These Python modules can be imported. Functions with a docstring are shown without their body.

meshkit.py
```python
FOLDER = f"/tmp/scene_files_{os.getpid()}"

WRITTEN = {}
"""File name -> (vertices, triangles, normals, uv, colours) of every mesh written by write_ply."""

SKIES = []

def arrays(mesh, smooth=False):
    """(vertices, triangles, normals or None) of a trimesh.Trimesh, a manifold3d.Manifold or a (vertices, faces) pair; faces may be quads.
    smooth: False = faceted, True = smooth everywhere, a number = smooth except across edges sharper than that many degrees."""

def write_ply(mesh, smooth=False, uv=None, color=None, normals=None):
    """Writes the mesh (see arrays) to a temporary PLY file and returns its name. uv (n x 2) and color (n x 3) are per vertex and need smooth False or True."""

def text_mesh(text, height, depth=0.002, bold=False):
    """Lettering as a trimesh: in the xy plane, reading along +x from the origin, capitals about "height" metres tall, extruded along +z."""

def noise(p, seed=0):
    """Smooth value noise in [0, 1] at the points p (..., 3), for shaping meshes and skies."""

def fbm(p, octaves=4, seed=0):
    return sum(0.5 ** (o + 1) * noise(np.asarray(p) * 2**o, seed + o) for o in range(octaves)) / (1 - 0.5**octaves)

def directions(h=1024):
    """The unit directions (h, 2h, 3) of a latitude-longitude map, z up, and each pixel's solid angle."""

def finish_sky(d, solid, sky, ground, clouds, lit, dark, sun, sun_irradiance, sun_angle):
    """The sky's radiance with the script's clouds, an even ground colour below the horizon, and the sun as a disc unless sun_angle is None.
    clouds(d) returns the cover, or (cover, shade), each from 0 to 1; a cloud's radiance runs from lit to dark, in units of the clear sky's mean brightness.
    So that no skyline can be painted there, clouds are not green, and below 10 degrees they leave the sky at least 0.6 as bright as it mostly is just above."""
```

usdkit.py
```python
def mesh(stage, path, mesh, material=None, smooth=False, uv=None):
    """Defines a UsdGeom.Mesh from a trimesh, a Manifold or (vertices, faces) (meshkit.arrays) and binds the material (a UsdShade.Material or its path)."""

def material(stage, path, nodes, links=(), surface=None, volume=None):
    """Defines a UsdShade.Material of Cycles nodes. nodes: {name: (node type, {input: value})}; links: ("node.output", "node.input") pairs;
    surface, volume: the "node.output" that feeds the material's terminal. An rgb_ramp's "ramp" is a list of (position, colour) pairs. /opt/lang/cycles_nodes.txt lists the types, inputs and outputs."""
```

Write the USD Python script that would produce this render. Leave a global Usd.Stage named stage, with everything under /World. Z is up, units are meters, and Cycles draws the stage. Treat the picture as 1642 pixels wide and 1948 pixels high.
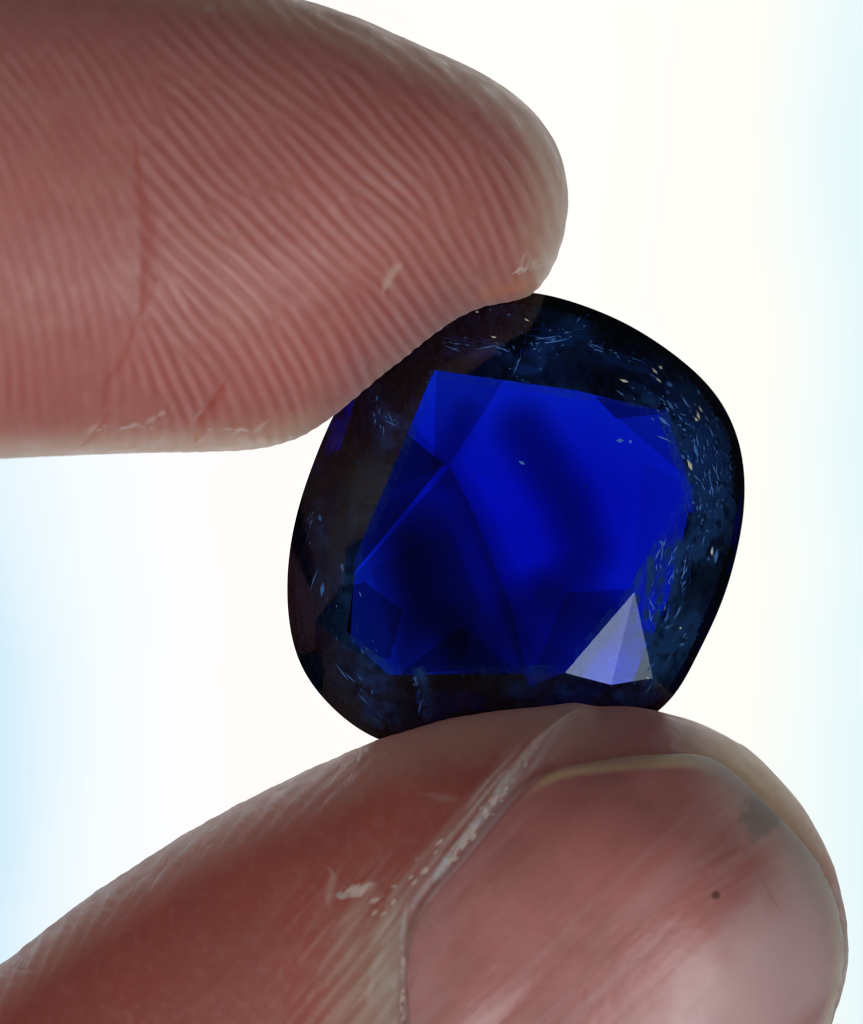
import math, numpy as np, trimesh, usdkit, meshkit
import manifold3d as m3
from scipy import ndimage
from scipy.spatial import ConvexHull
from scipy.interpolate import PchipInterpolator
from pxr import Usd, UsdGeom, UsdLux, UsdShade, Gf, Sdf, Vt

rng = np.random.default_rng(7)
stage = Usd.Stage.CreateInMemory()
UsdGeom.SetStageUpAxis(stage, UsdGeom.Tokens.z)
UsdGeom.SetStageMetersPerUnit(stage, 1.0)
world = UsdGeom.Xform.Define(stage, '/World')
UsdGeom.Scope.Define(stage, '/World/Looks')

# ------------------------------------------------------------------ camera, light, exposure
MM = 0.001
D = 110 * MM                 # camera to the middle of the gem
S = 0.0185 * MM              # metres per photograph pixel at the gem
CX, CY, W = 821.0, 974.0, 1642.0
FOC = 50.0
cam = UsdGeom.Camera.Define(stage, '/World/camera')
cam.CreateFocalLengthAttr(FOC)
cam.CreateHorizontalApertureAttr(FOC * W * S / D)
cam.CreateFStopAttr(30.0)
cam.CreateFocusDistanceAttr(D - 2.0 * MM)
cam.CreateClippingRangeAttr(Gf.Vec2f(0.005, 100))
cam.CreateExposureAttr(0.0)
cx_ = UsdGeom.Xformable(cam)
cx_.AddTranslateOp().Set(Gf.Vec3d(0, -D, 0))
cx_.AddRotateXOp().Set(90)

PANEL = 1.03                 # radiance of the light panel
AMBIENT = (0.022, 0.023, 0.025)
WINDOW = 3.8
FILL = 1.6

def mat(name, nodes, links=(), surface=None, volume=None):
    return usdkit.material(stage, '/World/Looks/' + name, nodes, links, surface, volume)

dome = UsdLux.DomeLight.Define(stage, '/World/room_light')
dome.CreateIntensityAttr(1.0)
UsdShade.MaterialBindingAPI.Apply(dome.GetPrim()).Bind(mat('room_glow', {'b': ('background_shader', {'color': AMBIENT, 'strength': 1.0})}, (), 'b.background'))

def aim(prim, frm, to):
    """the light shines along its own -z"""
    f = np.array(frm, float); z = f - np.array(to, float); z /= np.linalg.norm(z)
    x = np.cross([0, 0, 1], z); x /= np.linalg.norm(x); y = np.cross(z, x)
    M = Gf.Matrix4d(*x, 0, *y, 0, *z, 0, *f, 1)
    UsdGeom.Xformable(prim).AddTransformOp().Set(M)

def lamp(name, az, el, dist, w, h, radiance, color):
    d = np.array([math.cos(math.radians(el)) * math.sin(math.radians(az)), -math.cos(math.radians(el)) * math.cos(math.radians(az)), math.sin(math.radians(el))])
    l = UsdLux.RectLight.Define(stage, '/World/' + name)
    l.CreateWidthAttr(w); l.CreateHeightAttr(h); l.CreateIntensityAttr(radiance); l.CreateColorAttr(Gf.Vec3f(*color))
    aim(l, d * dist, (0, 0, 0))
lamp('window_light', 39, -22, 0.9, 0.46, 0.54, WINDOW, (1.0, 0.985, 1.0))
for k_, (az_, f_) in enumerate(((56.0, 0.6), (58.9, 0.22))):      # added dimmer strips that fade the window's reflection on the gem
    lamp('window_light_%03d' % (k_ + 2), az_, -22, 0.9, 0.042, 0.54, WINDOW * f_, (1.0, 0.985, 0.96))
lamp('window_light_001', -20, -30, 0.9, 0.46, 0.46, WINDOW * 0.9, (1.0, 0.985, 1.0))  # unseen second window, added to brighten the skin
lamp('added_lamp', -28, 20, 1.1, 0.5, 0.5, FILL, (1.0, 0.97, 0.95))  # unseen frontal fill, added to lift the upper finger and thumb

# ------------------------------------------------------------------ helpers
def P(px, py, y):
    """photograph pixel at depth y (metres behind the gem) -> point"""
    px, py, y = np.broadcast_arrays(np.asarray(px, float), np.asarray(py, float), np.asarray(y, float))
    k = S * (D + y) / D
    return np.stack([(px - CX) * k, y, -(py - CY) * k], -1)

def to_px(v):
    k = D / (S * (D + v[:, 1]))
    return CX + v[:, 0] * k, CY - v[:, 2] * k

def tag(prim, **kw):
    for k, v in kw.items():
        prim.SetCustomDataByKey(k, v)
    return prim

def xform(path, loc=(0, 0, 0)):
    x = UsdGeom.Xform.Define(stage, path)
    x.AddTranslateOp().Set(Gf.Vec3d(*map(float, loc)))
    return x

def add(path, m, material, loc=(0, 0, 0), smooth=False, color=None):
    """a mesh given in world space, stored relative to loc"""
    if hasattr(m, 'to_mesh'):
        v, f, _ = meshkit.arrays(m)
    else:
        v, f = (m.vertices, m.faces) if hasattr(m, 'faces') else m
    v = np.asarray(v, float) - np.asarray(loc, float)
    g = usdkit.mesh(stage, path, (v, np.asarray(f)), material, smooth=smooth)
    if color is not None:
        UsdGeom.PrimvarsAPI(g).CreatePrimvar('skin_color', Sdf.ValueTypeNames.Color3fArray, 'vertex').Set(Vt.Vec3fArray.FromNumpy(np.asarray(color, np.float32)))
    return g

def smoothstep(a, b, x):
    t = np.clip((x - a) / (b - a), 0, 1)
    return t * t * (3 - 2 * t)

# ------------------------------------------------------------------ light panel behind
PY = 62 * MM
PW, PH, PT = 130 * MM, 130 * MM, 6 * MM
panel = xform('/World/light_panel', (0, PY, 0))
tag(panel.GetPrim(), label='bright white glowing light panel filling the view behind the gem and fingers', category='light panel')
glow = mat('panel_glow', {
    'g': ('geometry', {}), 'x': ('separate_xyz', {}),
    'w': ('math', {'math_type': 'divide', 'value2': 0.0245}),
    'h': ('math', {'math_type': 'divide', 'value2': 0.055}),
    'n': ('noise_texture', {'scale': 46.0, 'detail': 3.0}),
    'nm': ('mapping', {'scale': (1.0, 1.0, 0.9)}),
    'na': ('math', {'math_type': 'multiply_add', 'value2': 0.42, 'value3': -0.19}),
    'a': ('math', {'math_type': 'add'}),
    'mr': ('map_range', {'from_min': -1.0, 'from_max': 1.0, 'to_min': 0.0, 'to_max': 1.0}),
    'r': ('rgb_ramp', {'ramp': [(0.0, (0.66, 0.84, 0.95)), (0.05, (0.79, 0.905, 0.965)), (0.13, (0.90, 0.955, 0.98)), (0.22, (0.955, 0.952, 0.97)), (0.34, (0.985, 0.955, 0.925)),
                                (0.60, (1.0, 0.975, 0.95)), (0.76, (0.99, 0.965, 0.925)), (0.86, (0.975, 0.955, 0.905)), (0.93, (0.87, 0.95, 0.935)), (1.0, (0.78, 0.92, 0.95))]}),
    'ab': ('math', {'math_type': 'absolute'}), 'fe': ('map_range', {'from_min': 1.1, 'from_max': 2.6, 'to_min': PANEL, 'to_max': 0.6, 'clamp': True}),
    'e': ('emission', {'strength': PANEL})},
    [('g.position', 'x.vector'), ('x.x', 'w.value1'), ('g.position', 'nm.vector'), ('nm.vector', 'n.vector'), ('n.fac', 'na.value1'),
     ('w.value', 'a.value1'), ('na.value', 'a.value2'), ('a.value', 'mr.value'), ('mr.result', 'r.fac'), ('r.color', 'e.color'), ('w.value', 'ab.value1'), ('ab.value', 'fe.value'), ('fe.result', 'e.strength')], 'e.emission')
dark = mat('panel_frame', {'p': ('principled_bsdf', {'base_color': (0.55, 0.56, 0.58), 'roughness': 0.5})}, (), 'p.BSDF')
b = trimesh.creation.box([PW, PT, PH]); b.apply_translation([0, PY + PT / 2, 0])
add('/World/light_panel/housing', b, dark, (0, PY, 0))
b = trimesh.creation.box([PW - 4 * MM, 0.8 * MM, PH - 4 * MM]); b.apply_translation([0, PY - 0.4 * MM - 0.02 * MM, 0])
add('/World/light_panel/glowing_sheet', b, glow, (0, PY, 0))

# ------------------------------------------------------------------ the gem
GC = P(985, 990, 0)
TILT_X, TILT_Y = 0.10, 0.0
def plane_hit(px, py, drop):
    """point seen at the pixel on the gem's girdle plane moved `drop` metres towards (-) or away from (+) the camera"""
    # y = y0 + TILT_X*(x-xc) - TILT_Y*(z-zc)
    px, py = np.asarray(px, float), np.asarray(py, float)
    a, bq = (px - CX) * S / D, -(py - CY) * S / D     # x = a (D+y), z = bq (D+y)
    y0 = drop
    y = (y0 + TILT_X * (a * D - GC[0]) - TILT_Y * (bq * D - GC[2])) / (1 - TILT_X * a + TILT_Y * bq)
    return P(px, py, y)
outline_px = np.array([(1020, 556), (1100, 577), (1180, 609), (1250, 650), (1310, 695), (1360, 745), (1395, 805), (1412, 860), (1418, 920), (1414, 990), (1400, 1060), (1380, 1130), (1355, 1190), (1320, 1260),
    (1285, 1323), (1235, 1368), (1160, 1398), (1050, 1412), (930, 1420), (830, 1424), (755, 1420), (704, 1401), (662, 1374), (620, 1335), (582, 1287), (561, 1240), (549, 1180), (546, 1100), (555, 1020), (575, 940), (604, 860), (640, 778), (700, 690), (765, 625), (840, 580), (930, 556)], float)
def closed_curve(pts, n):
    q = np.vstack([pts, pts[:1]])
    t = np.concatenate([[0], np.cumsum(np.linalg.norm(np.diff(q, axis=0), axis=1))])
    from scipy.interpolate import CubicSpline
    c = CubicSpline(t, q, bc_type='periodic')
    return c(np.linspace(0, t[-1], n, endpoint=False))
oc = closed_curve(outline_px, 220)
oc = np.stack([ndimage.gaussian_filter1d(oc[:, k], 2.5, mode='wrap') for k in (0, 1)], 1)
H_CROWN, H_GIRDLE = 2.05 * MM, 0.40 * MM
table_px = np.array([(826, 704), (1000, 731), (1265, 767), (1318, 935), (1207, 1126), (1075, 1280), (735, 1284), (640, 1215), (655, 1110)], float)
star_px = np.array([(1012, 676, .68), (1345, 830, .70), (1312, 1010, .62), (1163, 1303, .735), (1242, 1290, .50), (890, 1350, .66), (655, 1290, .66), (600, 1180, .68), (668, 900, .66)])
GEM_C = np.array([985., 1000.])
def shrink(p, k):
    return GEM_C + (p - GEM_C) * k
def table_reach(d):
    """how far the table reaches from its middle in the direction d"""
    best = np.full(len(d), 1e9)
    for p, q in zip(table_px, np.roll(table_px, -1, 0)):
        e = q - p; n = np.array([e[1], -e[0]]); n = n / np.linalg.norm(n)
        if n @ (p - GEM_C) < 0: n = -n
        dn = d @ n
        best = np.where(dn > 1e-6, np.minimum(best, (n @ (p - GEM_C)) / np.maximum(dn, 1e-6)), best)
    return best
dirs = oc - GEM_C; rad_o = np.linalg.norm(dirs, axis=1); dirs = dirs / rad_o[:, None]
rt = table_reach(dirs)
pts = [plane_hit(oc[:, 0], oc[:, 1], 0.0)]
for q in (0.97, 0.9, 0.8, 0.68, 0.56):                                  # the crown is softly rounded towards the girdle
    r = rt + (rad_o - rt) * q
    p = GEM_C + dirs * r[:, None]
    pts.append(plane_hit(p[:, 0], p[:, 1], -H_CROWN * (1 - q ** 1.45)))
pts.append(plane_hit(table_px[:, 0], table_px[:, 1], -H_CROWN))
pts.append(np.array([plane_hit(a, b_, -H_CROWN * k) for a, b_, k in star_px]))
# pavilion: (pixel, pixel, depth in mm below the girdle)
pav = [(836, 884, 4.05), (962, 713, 2.55), (1115, 756, 2.75), (1325, 930, 3.0), (1200, 1128, 3.4), (1040, 1372, 2.5), (955, 1130, 4.4), (1085, 960, 4.75), (888, 1000, 4.45),
       (690, 1085, 2.4), (745, 1290, 2.05), (812, 690, 2.0), (1318, 800, 2.1), (1140, 1335, 2.3), (660, 1215, 1.9), (745, 775, 2.65), (672, 965, 2.5)]
pts.append(plane_hit(*shrink(oc, 0.992).T, H_GIRDLE))
pts.append(np.array([plane_hit(a, b_, d * MM) for a, b_, d in pav]))
hull = ConvexHull(np.vstack(pts))
gem = trimesh.Trimesh(hull.points, hull.simplices, process=True)
trimesh.repair.fix_normals(gem)
EQ = np.unique(hull.equations.round(9), axis=0)
EYE = np.array([0, -D, 0])
def gem_point(px, py, depth=0.0):
    """the point on the front of the gem seen at a pixel, moved `depth` metres inwards along the sight line"""
    d = P(px, py, 0.0) - EYE; d /= np.linalg.norm(d)
    dn = EQ[:, :3] @ d
    t = (-(EQ[:, :3] @ EYE + EQ[:, 3]) / dn)[dn < 0].max()
    k = np.argmax(np.where(dn < 0, -(EQ[:, :3] @ EYE + EQ[:, 3]) / np.where(dn < 0, dn, 1), -1))
    return EYE + d * (t + depth), EQ[k, :3]
gem_mat = mat('sapphire', {
    'f': ('fresnel', {'IOR': 1.765}), 'rf': ('refraction_bsdf', {'color': (1, 1, 1), 'roughness': 0.0, 'IOR': 1.765}), 'gl': ('glossy_bsdf', {'color': (0.50, 0.62, 0.80), 'roughness': 0.0}), 'g': ('mix_closure', {}),
    'v': ('absorption_volume', {'color': (0.0, 0.36, 0.913), 'density': 1450.0})}, [('f.fac', 'g.fac'), ('rf.BSDF', 'g.closure1'), ('gl.BSDF', 'g.closure2')], 'g.closure', 'v.volume')
gx = xform('/World/blue_gemstone', GC)
tag(gx.GetPrim(), label='deep blue transparent cushion cut gemstone pinched between the index fingertip and thumb', category='gemstone')
add('/World/blue_gemstone/stone', gem, gem_mat, GC)

cg0 = plane_hit(985, 1000, 0.5 * MM)
# absorbing volumes added for the soft shade seen through the table, growing denser towards their middle
zone_mat = mat('soft_shade_zone', {'v': ('absorption_volume', {'color': (0.0, 0.2, 0.35), 'density': 150.0})}, [], None, 'v.volume')
zones = [([(985, 820), (1030, 890), (1070, 960), (1100, 1050)], 1.35, 2.4), ([(862, 920), (905, 1000), (945, 1100), (985, 1200), (1010, 1290)], 0.75, 2.4), ([(880, 790), (852, 850), (832, 910)], 0.7, 1.4),
         ([(770, 1040), (790, 1150), (765, 1250)], 0.85, 1.0), ([(1060, 1120), (1120, 1170)], 1.4, 2.0), ([(840, 1180), (900, 1260), (1000, 1320)], 0.85, 1.0), ([(790, 1030), (830, 1150), (900, 1230)], 2.0, 1.4), ([(1010, 1150), (1040, 1240)], 1.5, 1.4)]
core = m3.Manifold(m3.Mesh(np.asarray(cg0 + (gem.vertices - cg0) * 0.985, np.float32), np.asarray(gem.faces, np.uint32)))
zn = 0
for line, rad_mm, dp in zones:
    for sc in (1.0, 0.86, 0.72, 0.58, 0.42, 0.25):
        balls = [m3.Manifold.sphere(rad_mm * sc * MM, 48).translate(list(plane_hit(x, y, (dp - 1.0) * MM))) for x, y in line]
        z = m3.Manifold.batch_boolean([m3.Manifold.batch_hull(balls[k:k + 2]) for k in range(len(balls) - 1)], m3.OpType.Add) ^ core
        add('/World/blue_gemstone/soft_shade' + ('_%03d' % zn if zn else ''), z, zone_mat, GC); zn += 1

plates = [([(852, 888), (655, 1112), (640, 1220), (735, 1285), (1000, 1290), (968, 1160), (900, 985)], 0.9, 0.50), ([(650, 1118), (690, 1106), (762, 1160), (738, 1252), (652, 1232)], 0.5, 0.42),
          ([(866, 925), (906, 985), (1008, 1240), (985, 1275), (930, 1130)], 1.9, 0.85), ([(1124, 757), (1268, 768), (1316, 815), (1308, 918)], 0.6, 0.62), ([(1128, 757), (1268, 766), (1272, 786), (1165, 798)], 0.3, 0.45),
          ([(826, 704), (925, 722), (960, 712), (848, 890), (820, 880)], 0.7, 0.62), ([(838, 884), (740, 800), (655, 985), (650, 1112)], 0.8, 0.22), ([(1070, 1125), (1200, 1120), (1080, 1280), (1000, 1300)], 1.0, 0.6), ([(700, 1080), (850, 1010), (905, 1150), (870, 1270), (760, 1280)], 1.7, 0.75), ([(1215, 880), (1318, 930), (1255, 1040), (1195, 1120)], 0.8, 0.86),
          ([(870, 1190), (1000, 1290), (740, 1290)], 1.2, 0.7)]
def prism(poly, top_mm, trans, thick=0.5):
    pts_ = np.vstack([plane_hit(*np.array(poly, float).T, (top_mm - 1.0) * MM), plane_hit(*np.array(poly, float).T, (top_mm - 1.0 + thick) * MM)])
    return m3.Manifold.hull_points(np.asarray(pts_, float)) ^ core
for k, (poly, top_mm, trans) in enumerate(plates):  # absorbing prisms added to imitate light and dark facets behind the table
    dens = -math.log(trans) / (0.5 * MM)
    pm = mat('facet_shade' + ('_%03d' % k if k else ''), {'v': ('absorption_volume', {'color': (0.0, 0.0, 0.0), 'density': dens})}, [], None, 'v.volume')
    add('/World/blue_gemstone/facet_shade' + ('_%03d' % k if k else ''), prism(poly, top_mm, trans), pm, GC)

# inclusions: small shards and feathers just under the crown
def shard(c, n, L, Wd, T, ang):
    n = n / np.linalg.norm(n)
    u = np.cross(n, [0, 1.0, 0.02]); u /= np.linalg.norm(u) + 1e-12
    v = np.cross(n, u)
    a = math.cos(ang) * u + math.sin(ang) * v; b_ = np.cross(n, a)
    k = rng.uniform(0.7, 1.25, 4)
    V = np.array([c + a * L * k[0], c + b_ * Wd * k[1], c - a * L * k[2], c - b_ * Wd * k[3], c + n * T, c - n * T])
    F = np.array([(0, 1, 4), (1, 2, 4), (2, 3, 4), (3, 0, 4), (1, 0, 5), (2, 1, 5), (3, 2, 5), (0, 3, 5)])
    return V, F
def shards(items):
    Vs, Fs, o = [], [], 0
    for px, py, L, Wd, ang, dep in items:
        r = np.array([px, py]) - GEM_C; q = np.linalg.norm(r)
        if q > 0.955 * rad_o[np.argmax(dirs @ (r / q))]:
            continue
        c, n = gem_point(px, py, dep * MM)
        c = c - n * 0.03 * MM
        t = S  # pixels to metres
        # the long way follows the picture angle on the surface
        d = np.array([math.cos(ang), 0, -math.sin(ang)]); d = d - n * (d @ n); d /= np.linalg.norm(d)
        b_ = np.cross(n, d); k = rng.uniform(0.7, 1.25, 4)
        V = np.array([c + d * L * t * k[0], c + b_ * Wd * t * k[1], c - d * L * t * k[2], c - b_ * Wd * t * k[3], c + n * 0.02 * MM, c - n * 0.02 * MM])
        F = np.array([(0, 1, 4), (1, 2, 4), (2, 3, 4), (3, 0, 4), (1, 0, 5), (2, 1, 5), (3, 2, 5), (0, 3, 5)])
        Vs.append(V); Fs.append(F + o); o += 6
    m = trimesh.Trimesh(np.vstack(Vs), np.vstack(Fs), process=False)
    return m
def feather(line, n, width, size, dep=(0.15, 0.4)):
    q = PchipInterpolator(np.linspace(0, 1, len(line)), np.asarray(line, float))
    out = []
    for _ in range(int(n * 1.9)):
        t = rng.uniform(0, 1); p = q(t) + rng.normal(size=2) * width; dq = q(min(1, t + .01)) - q(max(0, t - .01))
        L = size * (0.55 if rng.uniform() < 0.85 else 2.2) * rng.lognormal(0, 0.45)
        out.append((p[0], p[1], L, min(L * rng.uniform(0.2, 0.45), 1.8), math.atan2(dq[1], dq[0]) + rng.normal() * 0.35, rng.uniform(*dep) if rng.uniform() < 0.62 else -0.04))
    return out
blue = []
for line, n, wd_, sz in [([(705, 735), (718, 775), (722, 830)], 26, 5, 8), ([(735, 790), (760, 820)], 14, 9, 6), ([(845, 650), (890, 652), (930, 650), (960, 665)], 26, 5, 7), ([(1015, 650), (1060, 638), (1085, 632), (1110, 605)], 34, 6, 6),
                         ([(985, 700), (1030, 660), (1070, 640)], 40, 18, 5), ([(1120, 650), (1150, 665), (1200, 682), (1230, 690)], 36, 5, 4), ([(594, 975), (592, 1000), (596, 1030)], 10, 3, 6),
                         ([(790, 1290), (798, 1330), (808, 1372)], 22, 4, 8), ([(684, 1280), (700, 1330), (722, 1368)], 20, 7, 6), ([(1240, 740), (1300, 800), (1360, 830), (1390, 900)], 120, 24, 6),
                         ([(1330, 840), (1360, 880), (1375, 940), (1370, 1000)], 110, 24, 5), ([(1385, 760), (1400, 800)], 14, 8, 4), ([(1320, 900), (1350, 960), (1340, 1040)], 60, 22, 4),
                         ([(1262, 1030), (1250, 1100), (1240, 1180)], 26, 4, 7), ([(1285, 1035), (1275, 1110), (1262, 1190)], 26, 4, 7), ([(1312, 1030), (1300, 1110), (1290, 1190)], 26, 4, 7),
                         ([(1250, 1230), (1290, 1200), (1330, 1200)], 50, 20, 4), ([(1210, 1345), (1250, 1300), (1290, 1240)], 40, 16, 4), ([(830, 600), (900, 585), (960, 600), (980, 640)], 50, 16, 3),
                         ([(640, 1110), (650, 1190), (690, 1240)], 30, 26, 4)]:
    blue += feather(line, n, wd_, sz)
for px_, py_ in rng.uniform([560, 570], [1410, 1400], (220, 2)):
    r_ = np.array([px_, py_]) - GEM_C; q_ = np.linalg.norm(r_); k_ = np.argmax(dirs @ (r_ / q_))
    if q_ < rad_o[k_] * 0.95 and (q_ > rt[k_] * 0.98 or rng.uniform() < 0.08):
        blue.append((px_, py_, rng.lognormal(1.1, .4), rng.uniform(1, 2.2), rng.uniform(0, 3), rng.uniform(.1, .5)))
big = [(1330, 745, 10, 4, 1.1), (1306, 765, 13, 5, 0.9), (1275, 730, 9, 8, 1.4), (1355, 822, 9, 5, 1.2), (1325, 855, 11, 5, 1.3), (1364, 1058, 13, 6, 1.6), (1349, 1064, 5, 3, 1.5), (1276, 770, 9, 6, .8), (1405, 905, 12, 4, 1.9), (1346, 795, 9, 3, 1.2), (1262, 800, 10, 3, .7), (1180, 838, 5, 4, 0), (1200, 840, 4, 3, 1), (1300, 868, 5, 4, .6), (993, 880, 5, 4, .5), (612, 1120, 4, 12, 0.1), (608, 985, 5, 4, 1)]
blue += [(x + rng.normal() * 22, y + rng.normal() * 26, rng.uniform(3, 8), rng.uniform(1.5, 3.2), rng.uniform(.6, 2.0), -0.04) for x, y in [(1300, 770), (1340, 850), (1370, 900), (1350, 960), (1365, 830)] for _ in range(7)]
blue += [(a, b_, c * 1.2, d * 1.05, e, -0.042) for a, b_, c, d, e in big]
pale = [(1247, 705, 8, 4, 1.2, .06), (1258, 698, 5, 4, .4, .06), (1254, 722, 6, 3, 1.0, .06), (1188, 723, 8, 2.5, .3, .08), (1330, 790, 8, 4, 1.7, .06), (1334, 778, 7, 3, 1.0, .06), (1326, 797, 5, 4, .4, .06), (1314, 886, 9, 3.5, 1.1, .06), (1356, 1050, 8, 3, 1.4, .06), (1398, 915, 5, 2.5, 2.0, .06), (1002, 607, 4, 2.5, .7, .1), (940, 640, 4, 2.5, .2, .1), (908, 592, 3, 2.5, .2, .1), (1233, 1290, 3, 2, .3, .08), (1296, 1195, 3, 2, .3, .08)]
blue_inc = mat('inclusion_blue', {'d': ('diffuse_bsdf', {'color': (0.18, 0.48, 1.0)}), 't': ('translucent_bsdf', {'color': (0.18, 0.48, 1.0)}), 'm': ('mix_closure', {'fac': 0.6}), 'c': ('transparent_bsdf', {}), 'x': ('mix_closure', {'fac': 0.25})},
               [('d.BSDF', 'm.closure1'), ('t.BSDF', 'm.closure2'), ('m.closure', 'x.closure1'), ('c.BSDF', 'x.closure2')], 'x.closure')
pale_inc = mat('inclusion_pale', {'d': ('diffuse_bsdf', {'color': (0.9, 0.92, 0.8)}), 't': ('translucent_bsdf', {'color': (0.9, 0.92, 0.8)}), 'm': ('mix_closure', {'fac': 0.4})}, [('d.BSDF', 'm.closure1'), ('t.BSDF', 'm.closure2')], 'm.closure')
p_ = add('/World/blue_gemstone/feather_inclusions', shards(blue), blue_inc, GC); tag(p_.GetPrim(), kind='stuff')
p_ = add('/World/blue_gemstone/pale_inclusions', shards([(a, b_, c * 1.35, d * 1.35, e, -0.042) for a, b_, c, d, e, f in pale]), pale_inc, GC); tag(p_.GetPrim(), kind='stuff', label='pale glinting specks near the right edge of the stone')
# a thin hazy veil under the crown, outside the table
fc = gem.triangles_center; vx, vy = to_px(fc)
r_ = np.stack([vx, vy], 1) - GEM_C; q_ = np.linalg.norm(r_, axis=1); k_ = np.argmax((r_ / q_[:, None]) @ dirs.T, axis=1)
ok = (gem.face_normals[:, 1] < -0.15) & (q_ > rt[k_] * 1.0) & (q_ < rad_o[k_] * 0.985)
veil = trimesh.Trimesh(gem.vertices, gem.faces[ok], process=True)
veil = veil.subdivide_to_size(0.22 * MM)
vpx, vpy = to_px(veil.vertices)
cloud = np.zeros(len(vpx))
for line, wd_, amp in [([(705, 735), (718, 775), (722, 830)], 16, .8), ([(735, 790), (770, 830)], 26, .5), ([(845, 650), (930, 650), (960, 665)], 12, .8), ([(1000, 690), (1060, 640), (1110, 605)], 24, .9), ([(1120, 650), (1200, 682), (1230, 690)], 14, .6),
                       ([(594, 960), (596, 1040)], 12, .5), ([(790, 1290), (808, 1380)], 10, 1.0), ([(690, 1300), (722, 1380)], 30, .7), ([(1250, 730), (1330, 800), (1390, 900)], 36, .7), ([(1350, 860), (1375, 960), (1340, 1050)], 36, .9),
                       ([(1258, 1030), (1240, 1180)], 6, 1.0), ([(1284, 1035), (1262, 1190)], 6, 1.0), ([(1310, 1030), (1288, 1190)], 6, 1.0), ([(1232, 1060), (1216, 1190)], 5, .8), ([(1240, 1230), (1330, 1200)], 36, .6), ([(1210, 1345), (1290, 1240)], 26, .6), ([(640, 1110), (690, 1250)], 34, .4), ([(980, 1330), (1180, 1335)], 24, .5)]:
    q_ = PchipInterpolator(np.linspace(0, 1, len(line)), np.asarray(line, float))(np.linspace(0, 1, 30))
    dd = np.sqrt(((np.stack([vpx, vpy], 1)[:, None] - q_[None]) ** 2).sum(-1)).min(1)
    cloud += amp * np.exp(-(dd / wd_) ** 2)
cloud = np.clip(cloud, 0, 1) * (0.25 + 1.1 * smoothstep(0.35, 0.65, meshkit.fbm(np.asarray(veil.vertices) / (0.35 * MM), 3, 91)))
cg = plane_hit(985, 1000, 0.5 * MM)
veil.vertices = cg + (veil.vertices - cg) * 0.945 + np.array([0, -0.03 * MM, 0])
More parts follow.
